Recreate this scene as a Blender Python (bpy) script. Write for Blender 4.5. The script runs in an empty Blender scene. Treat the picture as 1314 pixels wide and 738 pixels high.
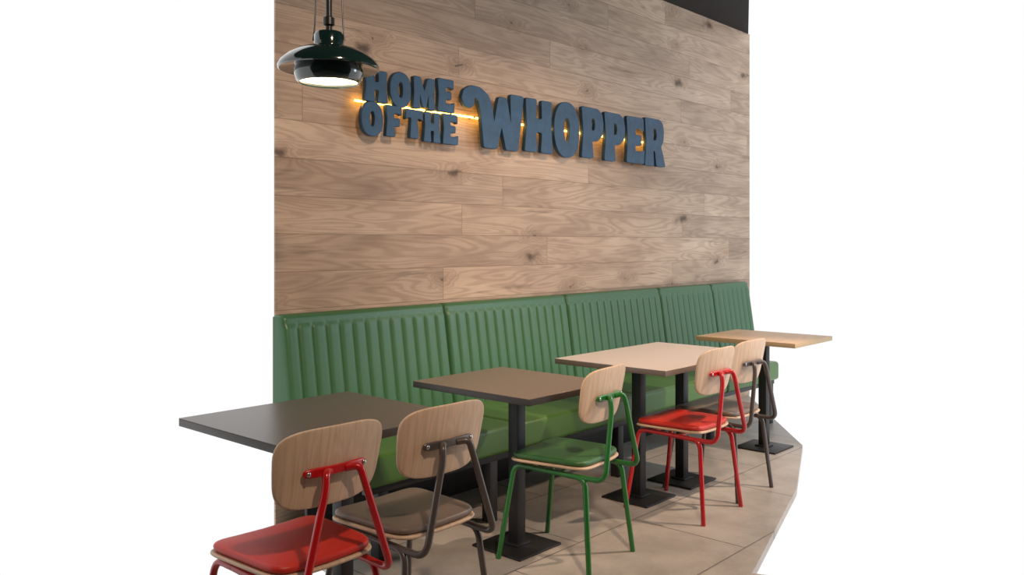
import bpy, bmesh, math, random
from mathutils import Vector, Matrix
random.seed(3)
scn = bpy.context.scene
COL = scn.collection
F = 1100.0; HOR = 312.0; H = 1.38
ANG = math.radians(41.8)
FX, FY = math.cos(ANG), math.sin(ANG)
RX, RY = math.sin(ANG), -math.cos(ANG)
WY = 3.58

def lin(c):
    def f(v):
        v /= 255.0
        return v/12.92 if v <= 0.04045 else ((v+0.055)/1.055)**2.4
    return (f(c[0]), f(c[1]), f(c[2]), 1)

# ---------------------------------------------------------------- materials
def new_mat(name):
    m = bpy.data.materials.new(name); m.use_nodes = True
    nt = m.node_tree
    return m, nt, nt.nodes['Principled BSDF']
class NB:
    def __init__(s, nt): s.nt = nt
    def val(s, node, i, v):
        if isinstance(v, bpy.types.NodeSocket): s.nt.links.new(v, node.inputs[i])
        elif v is not None: node.inputs[i].default_value = v
    def math(s, op, a, b=None, c=None, clamp=False):
        n = s.nt.nodes.new('ShaderNodeMath'); n.operation = op; n.use_clamp = clamp
        s.val(n, 0, a); s.val(n, 1, b); s.val(n, 2, c)
        return n.outputs[0]
    def comb(s, x, y, z=0.0):
        n = s.nt.nodes.new('ShaderNodeCombineXYZ'); s.val(n,0,x); s.val(n,1,y); s.val(n,2,z); return n.outputs[0]
    def noise(s, vec, scale=1.0, detail=2.0, rough=0.5, dist=0.0):
        n = s.nt.nodes.new('ShaderNodeTexNoise'); s.val(n,'Vector',vec)
        n.inputs['Scale'].default_value = scale; n.inputs['Detail'].default_value = detail
        n.inputs['Roughness'].default_value = rough; n.inputs['Distortion'].default_value = dist
        return n.outputs[0]
    def ramp(s, fac, stops):
        n = s.nt.nodes.new('ShaderNodeValToRGB'); s.val(n,0,fac)
        cr = n.color_ramp
        while len(cr.elements) < len(stops): cr.elements.new(0.5)
        for e,(p,c) in zip(cr.elements, stops): e.position = p; e.color = c
        return n.outputs[0]
    def mix(s, fac, a, b, mode='MIX'):
        n = s.nt.nodes.new('ShaderNodeMix'); n.data_type = 'RGBA'; n.blend_type = mode
        s.val(n, 0, fac); s.val(n, 6, a); s.val(n, 7, b)
        return n.outputs[2]
    def smooth(s, v, a, b, lo=0.0, hi=1.0):
        n = s.nt.nodes.new('ShaderNodeMapRange'); n.interpolation_type = 'SMOOTHSTEP'
        s.val(n,0,v); n.inputs[1].default_value=a; n.inputs[2].default_value=b
        n.inputs[3].default_value=lo; n.inputs[4].default_value=hi
        return n.outputs[0]
    def coord(s):
        n = s.nt.nodes.new('ShaderNodeTexCoord'); return n.outputs['Object']
    def sep(s, v):
        n = s.nt.nodes.new('ShaderNodeSeparateXYZ'); s.val(n,0,v); return n.outputs
    def bump(s, h, strength, dist=0.002):
        n = s.nt.nodes.new('ShaderNodeBump'); s.val(n,'Height',h)
        n.inputs['Strength'].default_value = strength; n.inputs['Distance'].default_value = dist
        return n.outputs[0]

def plain(name, rgb, rough=0.5, metal=0.0, var=0.08, scale=30, bump=0.0, coat=0.0, spec=0.5):
    m, nt, b = new_mat(name); n = NB(nt)
    c = lin(rgb)
    d = tuple(x*(1-var*2) for x in c[:3])+(1,)
    nz = n.noise(n.coord(), scale, 4, 0.6)
    col = n.ramp(nz, [(0.3, d), (0.7, c)])
    nt.links.new(col, b.inputs['Base Color'])
    b.inputs['Roughness'].default_value = rough; b.inputs['Metallic'].default_value = metal
    b.inputs['Coat Weight'].default_value = coat
    b.inputs['Specular IOR Level'].default_value = spec
    if bump > 0: nt.links.new(n.bump(nz, bump), b.inputs['Normal'])
    return m
def emis(name, col, strength):
    m, nt, b = new_mat(name)
    b.inputs['Base Color'].default_value = (col[0], col[1], col[2], 1)
    b.inputs['Emission Color'].default_value = (col[0], col[1], col[2], 1)
    b.inputs['Emission Strength'].default_value = strength
    return m

def wall_wood():
    m, nt, b = new_mat('oak_planks'); n = NB(nt)
    x, y, z = n.sep(n.coord())
    PH = 0.185
    rz = n.math('DIVIDE', n.math('SUBTRACT', z, 1.24), PH)
    row = n.math('FLOOR', rz); fz = n.math('FRACT', n.math('ADD', rz, 50.0))
    wn = nt.nodes.new('ShaderNodeTexWhiteNoise'); wn.noise_dimensions = '1D'; n.val(wn, 'W', row)
    xo = n.math('DIVIDE', n.math('ADD', x, n.math('MULTIPLY', wn.outputs[0], 9.7)), 2.5)
    colm = n.math('FLOOR', xo); fx = n.math('FRACT', xo)
    wn2 = nt.nodes.new('ShaderNodeTexWhiteNoise'); wn2.noise_dimensions = '2D'; n.val(wn2, 'Vector', n.comb(row, colm))
    rnd = wn2.outputs[0]
    off = n.math('MULTIPLY', rnd, 37.0)
    # knots
    wob = n.noise(n.comb(x, z, off), 9, 3)
    kv = n.comb(n.math('ADD', n.math('MULTIPLY', x, 0.7), n.math('MULTIPLY', wob, 0.16)),
                n.math('ADD', n.math('MULTIPLY', z, 1.6), n.math('MULTIPLY', wob, 0.12)))
    vo = nt.nodes.new('ShaderNodeTexVoronoi'); vo.voronoi_dimensions = '2D'; n.val(vo, 'Vector', kv); vo.inputs['Scale'].default_value = 2.3
    kd = vo.outputs['Distance']; kc = n.sep(vo.outputs['Color'])[0]
    on = n.math('GREATER_THAN', kc, 0.55)
    kr = n.sep(vo.outputs['Color'])[1]
    size = n.math('MULTIPLY_ADD', n.math('MULTIPLY', kr, kr), 0.11, 0.022)
    knot = n.math('MULTIPLY', n.math('SUBTRACT', 1.0, n.smooth(n.math('DIVIDE', kd, size), 0.1, 1.3)), on)
    halo = n.math('MULTIPLY', n.math('SUBTRACT', 1.0, n.smooth(kd, 0.03, 0.28)), on)
    # grain
    n1 = n.noise(n.comb(n.math('ADD', n.math('MULTIPLY', x, 0.7), off), n.math('MULTIPLY', z, 7.0), off), 1.0, 2, 0.5, 0.4)
    n1 = n.math('ADD', n1, n.math('MULTIPLY', halo, 0.20))
    rings = n.math('SINE', n.math('MULTIPLY', n1, 95.0))
    rings = n.smooth(rings, -0.6, 1.0)
    fine = n.noise(n.comb(n.math('ADD', n.math('MULTIPLY', x, 4.0), off), n.math('MULTIPLY', z, 190.0)), 1.0, 4, 0.65)
    big = n.noise(n.comb(n.math('ADD', n.math('MULTIPLY', x, 1.1), off), n.math('MULTIPLY', z, 4.5)), 1.0, 4, 0.6)
    base = n.ramp(big, [(0.28, lin((164,138,118))), (0.5, lin((194,167,144))), (0.72, lin((212,186,162)))])
    c = n.mix(n.math('MULTIPLY', rings, 0.32), base, lin((142,114,94)))
    c = n.mix(n.smooth(fine, 0.5, 0.75, 0.0, 0.40), c, lin((132,107,90)))
    tone = n.smooth(rnd, 0.0, 1.0, 0.84, 1.05)
    mul = nt.nodes.new('ShaderNodeVectorMath'); mul.operation = 'SCALE'; nt.links.new(c, mul.inputs[0]); nt.links.new(tone, mul.inputs['Scale'])
    c = n.mix(n.math('MULTIPLY', halo, 0.40), mul.outputs[0], lin((136,109,89)))
    c = n.mix(n.math('MULTIPLY', knot, 0.82), c, lin((74,56,46)))
    sm = n.noise(n.comb(n.math('ADD', n.math('MULTIPLY', x, 1.2), off), n.math('MULTIPLY', z, 16.0)), 1.0, 4, 0.65)
    c = n.mix(n.smooth(sm, 0.58, 0.76, 0, 0.65), c, lin((106,88,76)))
    ez = n.math('MINIMUM', fz, n.math('SUBTRACT', 1.0, fz))
    ex = n.math('MULTIPLY', n.math('MINIMUM', fx, n.math('SUBTRACT', 1.0, fx)), 13.5)
    e = n.smooth(n.math('MINIMUM', ez, ex), 0.004, 0.016)
    c = n.mix(n.math('MULTIPLY', n.math('SUBTRACT', 1.0, e), 0.45), c, lin((90,70,56)))
    nt.links.new(c, b.inputs['Base Color'])
    b.inputs['Roughness'].default_value = 0.55; b.inputs['Specular IOR Level'].default_value = 0.3
    hh = n.math('ADD', n.math('MULTIPLY', fine, 0.25), e)
    nt.links.new(n.bump(hh, 0.4, 0.002), b.inputs['Normal'])
    return m
def oak_ply(name, tint=(214,184,156), axis='z'):
    m, nt, b = new_mat(name); n = NB(nt)
    x, y, z = n.sep(n.coord())
    if axis == 'z': v1 = n.comb(n.math('MULTIPLY', x, 130.0), y, n.math('MULTIPLY', z, 5.0)); v2 = n.comb(n.math('MULTIPLY', x, 14.0), y, n.math('MULTIPLY', z, 2.0))
    else: v1 = n.comb(n.math('MULTIPLY', x, 4.0), n.math('MULTIPLY', y, 110.0), z); v2 = n.comb(n.math('MULTIPLY', x, 1.5), n.math('MULTIPLY', y, 12.0), z)
    a = n.noise(v1, 1, 4, 0.6); w = n.noise(v2, 1, 2, 0.5, 0.3)
    t = lin(tint); d = tuple(q*0.62 for q in t[:3])+(1,)
    r = n.smooth(n.math('SINE', n.math('MULTIPLY', w, 60.0)), -1, 1, 0, 0.22)
    c = n.mix(n.smooth(a, 0.45, 0.75, 0, 0.55), t, d)
    c = n.mix(r, c, d)
    nt.links.new(c, b.inputs['Base Color']); b.inputs['Roughness'].default_value = 0.45
    return m
def tiles():
    m, nt, b = new_mat('stone_tiles'); n = NB(nt)
    co = n.coord()
    br = nt.nodes.new('ShaderNodeTexBrick'); n.val(br, 'Vector', co)
    br.offset = 0.5
    br.inputs['Scale'].default_value = 1.0; br.inputs['Brick Width'].default_value = 0.9; br.inputs['Row Height'].default_value = 0.6
    br.inputs['Mortar Size'].default_value = 0.004; br.inputs['Mortar Smooth'].default_value = 0.1
    br.inputs['Color1'].default_value = lin((194,184,174)); br.inputs['Color2'].default_value = lin((180,170,160)); br.inputs['Mortar'].default_value = lin((114,106,100))
    nz = n.noise(co, 3.2, 7, 0.65, 0.3)
    c = n.mix(n.smooth(nz, 0.3, 0.7, 0.5, 0.0), br.outputs['Color'], lin((130,119,108)))
    n2 = n.noise(co, 40, 3, 0.6)
    c = n.mix(n.smooth(n2, 0.55, 0.75, 0, 0.2), c, lin((215,208,200)))
    nt.links.new(c, b.inputs['Base Color']); b.inputs['Roughness'].default_value = 0.42
    nt.links.new(n.bump(n.math('ADD', nz, n.math('MULTIPLY', br.outputs['Fac'], -1.0)), 0.15), b.inputs['Normal'])
    return m

M_wall = wall_wood(); M_floor = tiles()
M_ceil = plain('dark_ceiling_paint', (26,25,26), 0.8)
M_shade_wall = plain('grey_shade_wall', (70,64,60), 0.8)  # dark grey for the added walls that dim the ambient light
M_green = plain('green_leather', (58,104,68), 0.40, var=0.06, scale=220, bump=0.25)
M_green_lit = plain('green_leather_lit_seat', (76,116,54), 0.38, var=0.06, scale=220, bump=0.25)  # the back's leather again, yellower for the light falling on the seat
M_black = plain('black_powder_coat', (30,29,30), 0.5, scale=200, bump=0.05)
M_ply = oak_ply('oak_plywood')
M_edge = plain('plywood_edge', (206,176,134), 0.5, scale=300, var=0.15)
M_top_dim = plain('laminate_dim_lit', (84,76,71), 0.3, var=0.03, scale=90)  # one laminate in three tones; this copy has the dim light painted in
M_top_half_lit = plain('laminate_half_lit', (124,106,94), 0.32, var=0.03, scale=90)  # same laminate, half-lit tone put into the colour
M_top_lit = plain('laminate_bright_lit', (212,198,190), 0.32, var=0.03, scale=90)  # same laminate, bright light put into the colour
M_top_oak = oak_ply('oak_table_veneer', (226,186,144), 'x')
M_edge_dark = plain('dark_table_edge', (52,46,43), 0.4)
M_edge_pale = plain('taupe_table_edge', (120,106,100), 0.4)
M_red = plain('red_enamel', (196,22,28), 0.28, var=0.03, coat=0.4)
M_redc = plain('red_leather', (206,48,34), 0.42, var=0.06, scale=250, bump=0.2)
M_gry = plain('grey_brown_enamel', (84,76,74), 0.32, var=0.03, coat=0.3)
M_gryc = plain('taupe_leather', (122,106,96), 0.42, var=0.06, scale=250, bump=0.2)
M_grn = plain('green_enamel', (34,112,44), 0.28, var=0.03, coat=0.4)
M_grnc = plain('green_leather_chair', (58,106,56), 0.42, var=0.06, scale=250, bump=0.2)
M_steel = plain('screw_steel', (205,205,205), 0.25, metal=0.9, var=0.02)
M_sign = plain('blue_grey_metal', (36,76,106), 0.45, metal=0.1, var=0.22, scale=16, bump=0.15)
M_lamp = plain('dark_green_enamel', (14,36,34), 0.12, var=0.03, coat=1.0)
M_lampin = plain('lamp_black_metal', (22,22,22), 0.35)
M_diff = emis('lamp_diffuser_glow', (1.0, 0.84, 0.60), 2.2)
M_led = emis('warm_led_glow', (1.0, 0.52, 0.08), 14.0)

# ---------------------------------------------------------------- helpers
def mesh_bm(bm, name, smooth=True, angle=40):
    me = bpy.data.meshes.new(name)
    bmesh.ops.recalc_face_normals(bm, faces=bm.faces)
    bm.to_mesh(me); bm.free()
    if smooth:
        me.shade_smooth()
        try: me.set_sharp_from_angle(angle=math.radians(angle))
        except Exception: pass
    return me
def add(name, me, mat=None, parent=None, loc=(0,0,0), rz=0.0):
    o = bpy.data.objects.new(name, me); COL.objects.link(o)
    o.location = loc; o.rotation_euler = (0,0,rz)
    if parent: o.parent = parent
    if mat is not None and me is not None:
        if len(me.materials) == 0: me.materials.append(mat)
        else:
            o.material_slots[0].link = 'OBJECT'; o.material_slots[0].material = mat
    return o
def empty(name, loc, label, cat, rz=0.0, group=None):
    o = bpy.data.objects.new(name, None); COL.objects.link(o); o.empty_display_size = 0.1
    o.location = loc; o.rotation_euler = (0,0,rz); o['label'] = label; o['category'] = cat
    if group: o['group'] = group
    return o
def rbox(bm, c, s, bev=0.004, seg=2):
    r = bmesh.ops.create_cube(bm, size=1.0)
    vs = r['verts']
    for v in vs: v.co = Vector((c[0]+v.co.x*s[0], c[1]+v.co.y*s[1], c[2]+v.co.z*s[2]))
    if bev > 0:
        es = list({e for v in vs for e in v.link_edges})
        bmesh.ops.bevel(bm, geom=es, offset=bev, segments=seg, affect='EDGES', profile=0.5)
def box_me(name, c, s, bev=0.004, seg=2):
    bm = bmesh.new(); rbox(bm, c, s, bev, seg); return mesh_bm(bm, name)
def fillet(pts, rad, n=8):
    pts = [Vector(p) for p in pts]; out = [pts[0]]
    for i in range(1, len(pts)-1):
        a, b, c = pts[i-1], pts[i], pts[i+1]
        r = rad[i-1] if isinstance(rad, (list, tuple)) else rad
        d1 = (a-b); d2 = (c-b)
        r = min(r, d1.length*0.49, d2.length*0.49)
        p0 = b+d1.normalized()*r; p2 = b+d2.normalized()*r
        for k in range(n+1):
            t = k/n; out.append(p0*(1-t)**2 + b*2*t*(1-t) + p2*t*t)
    out.append(pts[-1]); return out
def tube(bm, pts, r, seg=12):
    n = len(pts); tang = []
    for i in range(n):
        a = pts[max(i-1,0)]; b = pts[min(i+1,n-1)]; tang.append((b-a).normalized())
    up = Vector((0,0,1)) if abs(tang[0].z) < 0.9 else Vector((1,0,0))
    nrm = (up - tang[0]*up.dot(tang[0])).normalized(); rings = []
    for i in range(n):
        nrm = (nrm - tang[i]*nrm.dot(tang[i])).normalized(); bi = tang[i].cross(nrm)
        rings.append([bm.verts.new(pts[i] + (nrm*math.cos(2*math.pi*k/seg)+bi*math.sin(2*math.pi*k/seg))*r) for k in range(seg)])
    for i in range(n-1):
        for k in range(seg):
            bm.faces.new((rings[i][k], rings[i][(k+1)%seg], rings[i+1][(k+1)%seg], rings[i+1][k]))
    bm.faces.new(rings[0]); bm.faces.new(rings[-1])
def lathe(name, prof, seg=64, closed=True):
    bm = bmesh.new(); rings = []
    for r, z in prof:
        if r < 1e-6: rings.append([bm.verts.new((0,0,z))])
        else: rings.append([bm.verts.new((r*math.cos(2*math.pi*k/seg), r*math.sin(2*math.pi*k/seg), z)) for k in range(seg)])
    N = len(rings); rng = range(N) if closed else range(N-1)
    for i in rng:
        A, B = rings[i], rings[(i+1)%N]
        for k in range(seg):
            k2 = (k+1)%seg
            if len(A) == 1 and len(B) == 1: continue
            if len(A) == 1: bm.faces.new((A[0], B[k], B[k2]))
            elif len(B) == 1: bm.faces.new((A[k], A[k2], B[0]))
            else: bm.faces.new((A[k], A[k2], B[k2], B[k]))
    return mesh_bm(bm, name, angle=35)
def pad(name, fmap, thick, n=4.0, rings=10, seg=64, edge=0.08, crown=0.0):
    """rounded panel: superellipse outline, fmap(u,v,w)->xyz with w the offset through the thickness"""
    bm = bmesh.new(); tops = []; bots = []
    rs = [i/rings*(1-edge) for i in range(rings+1)] + [1-edge+edge*math.sin(math.pi/2*k/5) for k in range(1,6)]
    for r in rs:
        p = 1.0 if r <= 1-edge else math.sqrt(max(0, 1-((r-(1-edge))/edge)**2))
        cr = crown*(1-r*r)
        def ring(sign):
            if r == 0: return [bm.verts.new(fmap(0,0,sign*thick/2+(cr if sign>0 else 0)))]
            L = []
            for k in range(seg):
                a = 2*math.pi*k/seg; c, s = math.cos(a), math.sin(a)
                u = math.copysign(abs(c)**(2/n), c)*r; v = math.copysign(abs(s)**(2/n), s)*r
                L.append(bm.verts.new(fmap(u, v, sign*thick/2*p+(cr if sign>0 else 0))))
            return L
        tops.append(ring(1))
        bots.append(ring(-1) if p > 1e-4 else tops[-1])
    for R in (tops, bots):
        for i in range(len(R)-1):
            A, B = R[i], R[i+1]
            for k in range(seg):
                k2 = (k+1)%seg
                if len(A) == 1: bm.faces.new((A[0], B[k], B[k2]))
                else: bm.faces.new((A[k], A[k2], B[k2], B[k]))
    return mesh_bm(bm, name, angle=60)

# ---------------------------------------------------------------- setting
XL, XR = 2.305, 7.24
CZ = 3.275
def slab(name, poly, z0, z1, mat):
    bm = bmesh.new()
    a = [bm.verts.new((x,y,z0)) for x,y in poly]; b = [bm.verts.new((x,y,z1)) for x,y in poly]
    bm.faces.new(a); bm.faces.new(b)
    for i in range(len(poly)):
        j = (i+1)%len(poly); bm.faces.new((a[i],a[j],b[j],b[i]))
    me = mesh_bm(bm, name, smooth=False)
    o = add(name, me, mat); o['kind'] = 'structure'; return o
slab('wall_back', [(XL,WY),(XR,WY),(XR,WY+0.012),(XL,WY+0.012)], 0.0, CZ, M_wall)
slab('floor', [(XL,WY+0.012),(XR,WY+0.012),(5.68,2.42),(4.66,2.02),(3.34,1.64),(3.6,1.0),(4.6,-0.8),(-1.2,-0.8),(-1.2,2.95),(2.2,2.95)], -0.04, 0.0, M_floor)
slab('ceiling', [(XL,WY+0.012),(XR,WY+0.012),(6.06,3.0),(7.5,1.5),(7.5,-0.8),(-1.2,-0.8),(-1.2,WY+0.012)], CZ, CZ+0.05, M_ceil)
slab('shade_wall_front', [(-1.2,-0.8),(4.6,-0.8),(4.6,-0.9),(-1.2,-0.9)], 0.0, CZ, M_shade_wall)  # unseen wall added behind the camera to cut the ambient light
slab('shade_wall_side', [(-1.2,-0.8),(-1.2,2.95),(-1.3,2.95),(-1.3,-0.9)], 0.0, CZ, M_shade_wall)  # unseen, added at the left to hold back more ambient light

# ---------------------------------------------------------------- banquette
BX0 = 2.285
bench = empty('banquette_bench', (BX0, WY-0.005, 0), 'long green leather banquette with channelled back against the plank wall', 'bench')
def back_panel(name, L, nfl):
    bm = bmesh.new()
    P = []
    for i in range(13):
        t = i/12; P.append((-0.165+0.078*t, 0.44+0.53*t, 1.0))
    P += [(-0.087, 0.982, 0.7), (-0.086, 0.992, 0.25), (-0.086, 1.0, 0.0), (-0.084, 1.012, 0.0)]
    for k in range(1, 7):
        a = math.pi/2*k/6; P.append((-0.084+0.028*(1-math.cos(a)), 1.012+0.028*math.sin(a), 0.0))
    P += [(-0.03,1.041,0), (0.0,1.036,0), (0.0,0.44,0)]
    per = 12
    xs = [(i+k/per)/nfl for i in range(nfl) for k in range(per)] + [1.0]
    rows = []
    for t in xs:
        f = (t*nfl) % 1.0
        bulge = (1-abs(2*f-1)**5)*0.011
        d = min(t, 1-t)*L; e = max(0, 1-d/0.022); e = e*e
        R = []
        for (y, z, w) in P:
            k = min(1.0, max(0.0, (-0.03-y)/0.05))
            yy = y - bulge*w*k + 0.014*e*k
            zz = z - 0.010*e*min(1.0, max(0.0, (z-0.95)/0.08))
            R.append(bm.verts.new((t*L, yy, zz)))
        rows.append(R)
    n = len(P)
    for i in range(len(rows)-1):
        for k in range(n):
            k2 = (k+1)%n; bm.faces.new((rows[i][k], rows[i][k2], rows[i+1][k2], rows[i+1][k]))
    bm.faces.new(rows[0]); bm.faces.new(rows[-1])
    return mesh_bm(bm, name, angle=50)
seams = [BX0, 3.34, 4.44, 5.58, 6.38, XR-0.2]
for a, b in zip(seams[:-1], seams[1:]):
    L = b-a-0.004
    add('backrest', back_panel('backrest_mesh', L, max(4, round((b-a)/0.080))), M_green, bench, (a-BX0+0.002, 0, 0))
sse = [BX0, 3.27, 4.37, 5.47, 6.30]
for a, b in zip(sse[:-1], sse[1:]):
    me = box_me('seat_mesh', ((b-a)/2, -0.41, 0.40), (b-a-0.004, 0.60, 0.14), 0.026, 5)
    add('seat_cushion', me, M_green_lit, bench, (a-BX0, 0, 0))
LB = 6.30-BX0
add('base_panel', box_me('base_panel_mesh', (LB/2, -0.20, 0.16), (LB-0.1, 0.02, 0.32), 0.002), M_black, bench)
add('seat_rail', box_me('seat_rail_mesh', (LB/2, -0.66, 0.313), (LB-0.06, 0.04, 0.03), 0.002), M_black, bench)
for X in (2.40, 3.10, 4.20, 5.30, 6.22):
    add('leg', box_me('leg_mesh', (0,0,0.15), (0.055,0.055,0.30), 0.003), M_black, bench, (X-BX0, -0.655, 0))

# ---------------------------------------------------------------- tables
def table(x0, x1, posts, mtop, medge, label, y0=2.25, y1=2.95):
    t = empty('cafe_table', ((x0+x1)/2, (y0+y1)/2, 0), label, 'table')
    w, d = x1-x0, y1-y0
    me = box_me('table_edge_mesh', (0,0,0.7345), (w,d,0.027), 0.002)
    add('table_core', me, medge, t)
    bm = bmesh.new(); rbox(bm, (0,0,0.7490), (w,d,0.002), 0.0007, 1)
    add('tabletop', mesh_bm(bm,'tabletop_mesh'), mtop, t)
    for px in posts:
        lx = px-(x0+x1)/2
        add('post', box_me('post_mesh', (0,0,0.36), (0.056,0.056,0.70), 0.003), M_black, t, (lx,-0.01,0))
        bm = bmesh.new(); rbox(bm, (0,0,0.006), (0.29,0.29,0.010), 0.003)
        rbox(bm, (0,0,0.016), (0.09,0.09,0.010), 0.002)
        add('base_plate', mesh_bm(bm,'base_plate_mesh'), M_black, t, (lx,-0.01,0))
        bm = bmesh.new(); rbox(bm, (0,0,0.714), (0.34,0.045,0.014), 0.002); rbox(bm, (0,0,0.714), (0.045,0.40,0.0135), 0.002)
        add('support_bracket', mesh_bm(bm,'support_mesh'), M_black, t, (lx,-0.01,0))
    return t
table(1.50, 2.25, (1.955,), M_top_dim, M_edge_dark, 'taupe laminate table, shade in its colour, on a black post')
table(2.62, 3.22, (2.93,), M_top_half_lit, M_edge_dark, 'small square taupe laminate table on one black post')
table(3.65, 4.69, (3.93, 4.38), M_top_lit, M_edge_pale, 'wide laminate table, light in its colour, on two black posts')
table(5.17, 5.77, (5.45,), M_top_oak, M_edge, 'light oak veneer table on a black post by the bench')

# ---------------------------------------------------------------- chairs
def back_map(u, v, w):
    wd = 0.190 + 0.012*v
    x = u*wd; z = 0.734 + v*0.119
    y = -0.205 - 0.020*v + 0.030*u*u - w*1.0
    return (x, y, z)
me_back = pad('chair_backrest_mesh', back_map, 0.012, n=4.0, edge=0.03)
def seat_map(sc, zc):
    def f(u, v, w):
        wd = (0.192 + 0.010*v)*sc
        return (u*wd, v*0.188*sc, zc + w + 0.008*u*u)
    return f
me_ply = pad('seat_board_mesh', seat_map(1.0, 0.432), 0.012, n=7, edge=0.03, seg=96)
me_cush = pad('seat_cushion_mesh', seat_map(0.965, 0.4505), 0.024, n=7, edge=0.06, crown=0.005, seg=96)
R = 0.0115
bm = bmesh.new()
for s in (-1, 1):
    tube(bm, fillet([(s*0.030,-0.222,0.722),(s*0.060,-0.248,0.728),(s*0.068,-0.258,0.685),(s*0.158,-0.275,0.400),(s*0.160,-0.16,0.402),(s*0.165,0.10,0.412)], [0.02,0.03,0.050,0.05]), R)
tube(bm, [Vector((-0.165,-0.06,0.408)), Vector((0.165,-0.06,0.408))], 0.009)
tube(bm, [Vector((-0.165,0.09,0.412)), Vector((0.165,0.09,0.412))], 0.009)
me_frame = mesh_bm(bm, 'chair_frame_mesh', angle=60)
legs = []
for s in (-1, 1):
    bm = bmesh.new(); tube(bm, fillet([(s*0.165,0.07,0.411),(s*0.168,0.165,0.413),(s*0.205,0.225,0.0)], 0.045), R); legs.append(mesh_bm(bm, 'front_leg_mesh', angle=60))
    bm = bmesh.new(); tube(bm, fillet([(s*0.162,-0.09,0.404),(s*0.165,-0.185,0.402),(s*0.203,-0.225,0.0)], 0.045), R); legs.append(mesh_bm(bm, 'rear_leg_mesh', angle=60))
def brk(u, v, w): return (u*0.112, -0.221+0.012*u*u-w, 0.725+v*(0.013+0.006*u*u))
me_brk = pad('bracket_mesh', brk, 0.013, n=3, edge=0.25)
bm = bmesh.new()
bmesh.ops.create_uvsphere(bm, u_segments=16, v_segments=8, radius=0.0075, matrix=Matrix.Scale(0.5, 4, (0,1,0)))
me_screw = mesh_bm(bm, 'screw_mesh')
GRP = 'tubular steel chairs facing the banquette'
def chair(x, y, rz, mf, mc, label):
    c = empty('dining_chair', (x, y, 0), label, 'chair', rz, GRP)
    add('seat', me_ply, M_ply, c); add('seat_cushion', me_cush, mc, c)
    add('backrest', me_back, M_ply, c); add('backrest_bracket', me_brk, mf, c); add('frame', me_frame, mf, c)
    for l in legs: add('leg', l, mf, c)
    for s in (-1, 1): add('screw', me_screw, M_steel, c, (s*0.098, -0.220, 0.725))
    return c
for me, m in ((me_ply,M_ply),(me_cush,M_gryc),(me_back,M_ply),(me_brk,M_gry),(me_frame,M_gry),(me_screw,M_steel)): me.materials.append(m)
for l in legs: l.materials.append(M_gry)
chair(1.52, 2.26, 0.0, M_red, M_redc, 'red steel chair, oak back, red pad, at left table')
chair(1.965, 2.25, 0.0, M_gry, M_gryc, 'grey steel chair, oak back, taupe pad, at left table')
chair(2.99, 2.35, math.radians(8), M_grn, M_grnc, 'green steel chair, oak back, green pad, at small table')
chair(3.94, 2.32, math.radians(1), M_red, M_redc, 'red steel chair, oak back, red pad, at wide table')
chair(4.385, 2.36, 0.0, M_gry, M_gryc, 'grey steel chair, oak back, taupe pad, at wide table')

# ---------------------------------------------------------------- pendant lamp
LY = 2.5; LX = 1.826; LZ = 1.945
lamp = empty('pendant_lamp', (LX, LY, LZ), 'glossy dark green enamel pendant lamp glowing warm above the tables', 'lamp')
add('lamp_shade', lathe('shade_mesh', [(0.045,0.130),(0.075,0.126),(0.11,0.114),(0.145,0.094),(0.168,0.074),(0.177,0.058),(0.177,0.050),(0.172,0.047),(0.15,0.052),(0.12,0.058),(0.10,0.060),(0.045,0.10)]), M_lamp, lamp)
add('lower_ring', lathe('ring_mesh', [(0.112,0.066),(0.121,0.045),(0.120,0.030),(0.113,0.008),(0.104,0.0),(0.100,0.004),(0.107,0.03),(0.107,0.066)]), M_lamp, lamp)
add('diffuser', lathe('diffuser_mesh', [(0.0,0.006),(0.06,0.007),(0.102,0.011),(0.102,0.016),(0,0.016)], closed=False), M_diff, lamp)
add('lamp_cap', lathe('cap_mesh', [(0,0.185),(0.030,0.184),(0.046,0.178),(0.052,0.168),(0.052,0.130),(0.060,0.126),(0.060,0.120),(0,0.12)], closed=False), M_lamp, lamp)
bm = bmesh.new()
ux, uy = RX, RY
for s in (-1, 1):
    tube(bm, fillet([Vector((s*0.056*ux, s*0.056*uy, 0.15)), Vector((s*0.05*ux, s*0.05*uy, 0.20)), Vector((s*0.042*ux, s*0.042*uy, 0.42)), Vector((0,0,0.46))], 0.02), 0.003, 8)
add('yoke', mesh_bm(bm, 'yoke_mesh'), M_lampin, lamp)
add('stem', lathe('stem_mesh', [(0,0.47),(0.011,0.47),(0.011,0.235),(0.020,0.23),(0.020,0.205),(0.012,0.20),(0.012,0.18),(0,0.18)], 24, False), M_lampin, lamp)
add('cord', lathe('cord_mesh', [(0,CZ-LZ),(0.004,CZ-LZ),(0.004,0.465),(0,0.465)], 12, False), M_lampin, lamp)
add('canopy', lathe('canopy_mesh', [(0,CZ-LZ),(0.06,CZ-LZ),(0.06,CZ-LZ-0.02),(0.02,CZ-LZ-0.035),(0,CZ-LZ-0.035)], 32, False), M_lampin, lamp)

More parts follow.
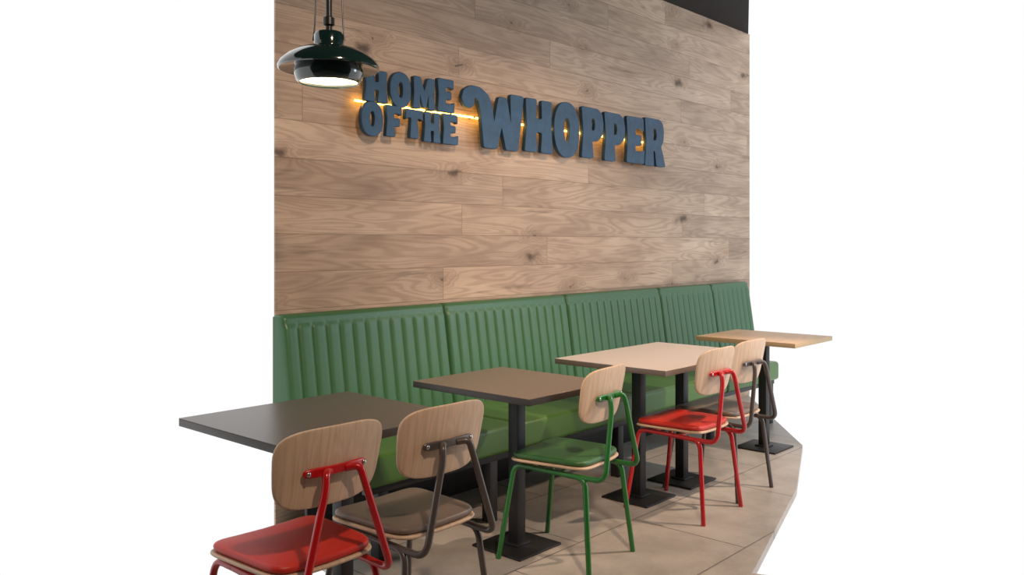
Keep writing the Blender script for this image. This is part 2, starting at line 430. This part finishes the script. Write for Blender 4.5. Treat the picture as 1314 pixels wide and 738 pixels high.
# ---------------------------------------------------------------- sign
def ell(cx, cy, rx, ry, n=2.5, k=40):
    out = []
    for i in range(k):
        a = 2*math.pi*i/k; c, s = math.cos(a), math.sin(a)
        out.append((cx+math.copysign(abs(c)**(2/n), c)*rx, cy+math.copysign(abs(s)**(2/n), s)*ry))
    return out
G = {
 'H': ([(0,0),(.44,0),(.40,.38),(.60,.38),(.56,0),(1,0),(.93,.5),(.96,1),(.58,1),(.60,.64),(.40,.64),(.42,1),(.04,1),(.07,.5)], []),
 'O': (None, None),
 'P': ([(.03,0),(.55,0),(.50,.34),(.76,.36),(.97,.50),(1.0,.72),(.93,.92),(.74,1),(.03,1),(.10,.5)], [[(.47,.55),(.58,.56),(.62,.68),(.58,.79),(.47,.80)]]),
 'R': ([(.0,0),(.46,0),(.43,.32),(.50,.32),(.58,0),(1.05,0),(.93,.26),(.82,.42),(.95,.56),(.97,.78),(.90,.94),(.74,1),(.0,1),(.07,.5)], [[(.43,.54),(.55,.55),(.60,.67),(.55,.79),(.43,.80)]]),
 'E': ([(.03,0),(.97,0),(1,.32),(.84,.26),(.50,.26),(.50,.39),(.82,.39),(.82,.62),(.50,.62),(.50,.76),(.80,.76),(.95,.70),(.94,1),(.03,1),(.09,.5)], []),
 'M': ([(0,0),(.31,0),(.30,.48),(.42,.06),(.58,.06),(.70,.48),(.69,0),(1,0),(.95,.5),(.97,1),(.66,1),(.5,.58),(.34,1),(.03,1),(.05,.5)], []),
 'F': ([(.05,0),(.58,0),(.53,.34),(.86,.34),(.86,.60),(.52,.60),(.52,.75),(.82,.75),(.98,.70),(.97,1),(.05,1),(.12,.5)], []),
 'T': ([(.25,0),(.75,0),(.68,.70),(.86,.70),(1,.62),(1,1),(0,1),(0,.62),(.14,.70),(.32,.70)], []),
 'W': ([(.10,0),(.40,0),(.5,.40),(.60,0),(.88,0),(.96,.5),(1.02,1),(.70,1),(.72,.48),(.62,.92),(.43,.92),(.33,.46),(.29,.74),(.20,.92),(.02,1.02),(-.18,1.03),(-.33,.94),(-.38,.78),(-.31,.65),(-.16,.64),(-.09,.74),(-.11,.84),(-.03,.80),(.03,.60)], []),
}
def rp(poly, w, h, r):
    P = [Vector((x*w, y*h, 0)) for x, y in poly]; out = []; n = len(P)
    for i in range(n):
        a, b, c = P[i-1], P[i], P[(i+1)%n]
        d1, d2 = a-b, c-b; q = min(r, d1.length*0.45, d2.length*0.45)
        p0 = b+d1.normalized()*q; p2 = b+d2.normalized()*q
        for k in range(5):
            t = k/4; out.append(p0*(1-t)**2+b*2*t*(1-t)+p2*t*t)
    return out
sign = empty('wall_sign', (2.75, WY, 1.93), 'dark blue cut-out letters reading HOME OF THE WHOPPER, backlit', 'sign')
def letter(ch, x, z, w, h):
    x += w*0.03; w *= 0.94
    cu = bpy.data.curves.new('c', 'CURVE'); cu.dimensions = '2D'; cu.fill_mode = 'BOTH'
    if ch == 'O': loops = [[Vector((px*w, py*h, 0)) for px, py in ell(.5,.5,.5,.5,2.3)], [Vector((px*w, py*h, 0)) for px, py in ell(.5,.5,.11,.22,2.2)]]
    else:
        o, hs = G[ch]; loops = [rp(o, w, h, 0.05*h)] + [rp(q, w, h, 0.03*h) for q in hs]
    for L in loops:
        sp = cu.splines.new('POLY'); sp.points.add(len(L)-1)
        for p, v in zip(sp.points, L): p.co = (v.x, v.y, 0, 1)
        sp.use_cyclic_u = True
    cu.extrude = 0.011; cu.bevel_depth = 0.003; cu.bevel_resolution = 2; cu.offset = -0.002
    ob = bpy.data.objects.new('tmp', cu); COL.objects.link(ob)
    dg = bpy.context.evaluated_depsgraph_get(); dg.update()
    me = bpy.data.meshes.new_from_object(ob.evaluated_get(dg)); bpy.data.objects.remove(ob)
    me.transform(Matrix.Rotation(math.pi/2, 4, 'X'))
    me.materials.clear()
    me.name = 'letter_mesh'
    add('letter', me, M_sign, sign, (x-2.75, -0.066, z-1.93))
for ch, x, z, w, h in [
    ('H',2.775,2.115,.165,.165),('O',2.945,2.105,.155,.19),('M',3.105,2.115,.175,.175),('E',3.285,2.120,.145,.185),
    ('O',2.755,1.935,.150,.180),('F',2.912,1.945,.125,.165),('T',3.055,1.950,.130,.155),('H',3.185,1.940,.135,.165),('E',3.325,1.940,.135,.170),
    ('W',3.615,1.945,.415,.345),('H',4.025,1.955,.300,.335),('O',4.318,1.945,.285,.365),('P',4.605,1.960,.275,.345),
    ('P',4.865,1.958,.280,.340),('E',5.140,1.965,.260,.335),('R',5.385,1.960,.290,.355)]:
    letter(ch, x, z, w, h)
bm = bmesh.new(); tube(bm, [Vector((0.0,-0.036,0.185)), Vector((2.90,-0.036,0.205))], 0.006, 10)
add('light_strip', mesh_bm(bm, 'led_mesh'), M_led, sign)
pin = box_me('pin_mesh', (0,-0.024,0), (0.010,0.048,0.010), 0.001)
for k in range(15): add('mounting_pin', pin, None, sign, (0.10+k*0.193, 0, 0.186+0.00133*k))
pin.materials.append(M_sign)

# ---------------------------------------------------------------- lights
def area(name, loc, target, size, energy, col, sy=None):
    l = bpy.data.lights.new(name, 'AREA'); l.energy = energy; l.color = col; l.size = size
    if sy: l.shape = 'RECTANGLE'; l.size_y = sy
    o = bpy.data.objects.new(name, l); COL.objects.link(o); o.location = loc
    o.rotation_euler = (Vector(target)-Vector(loc)).to_track_quat('-Z','Y').to_euler(); return o
def spot(name, loc, target, energy, col, ang, blend=0.6, rad=0.05):
    l = bpy.data.lights.new(name, 'SPOT'); l.energy = energy; l.color = col; l.spot_size = math.radians(ang); l.spot_blend = blend; l.shadow_soft_size = rad
    o = bpy.data.objects.new(name, l); COL.objects.link(o); o.location = loc
    o.rotation_euler = (Vector(target)-Vector(loc)).to_track_quat('-Z','Y').to_euler(); return o
WARM = (1.0, 0.76, 0.57)
spot('ceiling_and_fill_spot', (1.4, 0.4, 3.2), (3.2, 3.58, 1.0), 290, WARM, 58, 0.9, 0.12)
spot('ceiling_and_fill_spot', (3.2, 0.4, 3.2), (4.6, 3.5, 0.9), 230, WARM, 60, 0.9, 0.12)
spot('ceiling_and_fill_spot', (5.0, 0.7, 3.2), (3.9, 2.1, 0.0), 320, WARM, 62, 0.5, 0.04)
spot('ceiling_and_fill_spot', (1.2, 0.2, 3.2), (2.2, 2.1, 0.5), 180, WARM, 50, 0.7, 0.06)  # fill spot added only to brighten the chairs on the left
area('window_light', (6.8, -0.4, 2.3), (6.3, 3.58, 2.1), 1.6, 60, (0.66,0.83,1.0))
l = bpy.data.lights.new('bulb', 'POINT'); l.energy = 4; l.color = (1,0.8,0.55); l.shadow_soft_size = 0.05
o = bpy.data.objects.new('pendant_bulb', l); COL.objects.link(o); o.location = (LX, LY, LZ-0.06)

w = bpy.data.worlds.new('world'); scn.world = w; w.use_nodes = True
w.node_tree.nodes['Background'].inputs[0].default_value = (1,1,1,1)
w.node_tree.nodes['Background'].inputs[1].default_value = 1.0
scn.view_settings.view_transform = 'Standard'
scn.view_settings.look = 'None'

cam = bpy.data.cameras.new('camera'); co = bpy.data.objects.new('camera', cam); COL.objects.link(co)
co.location = (0,0,H); co.rotation_euler = (math.pi/2, 0, -(math.pi/2-ANG))
cam.sensor_width = 36; cam.lens = 36*F/1314; cam.shift_y = -(369-HOR)/1314
cam.clip_start = 0.05
scn.camera = co
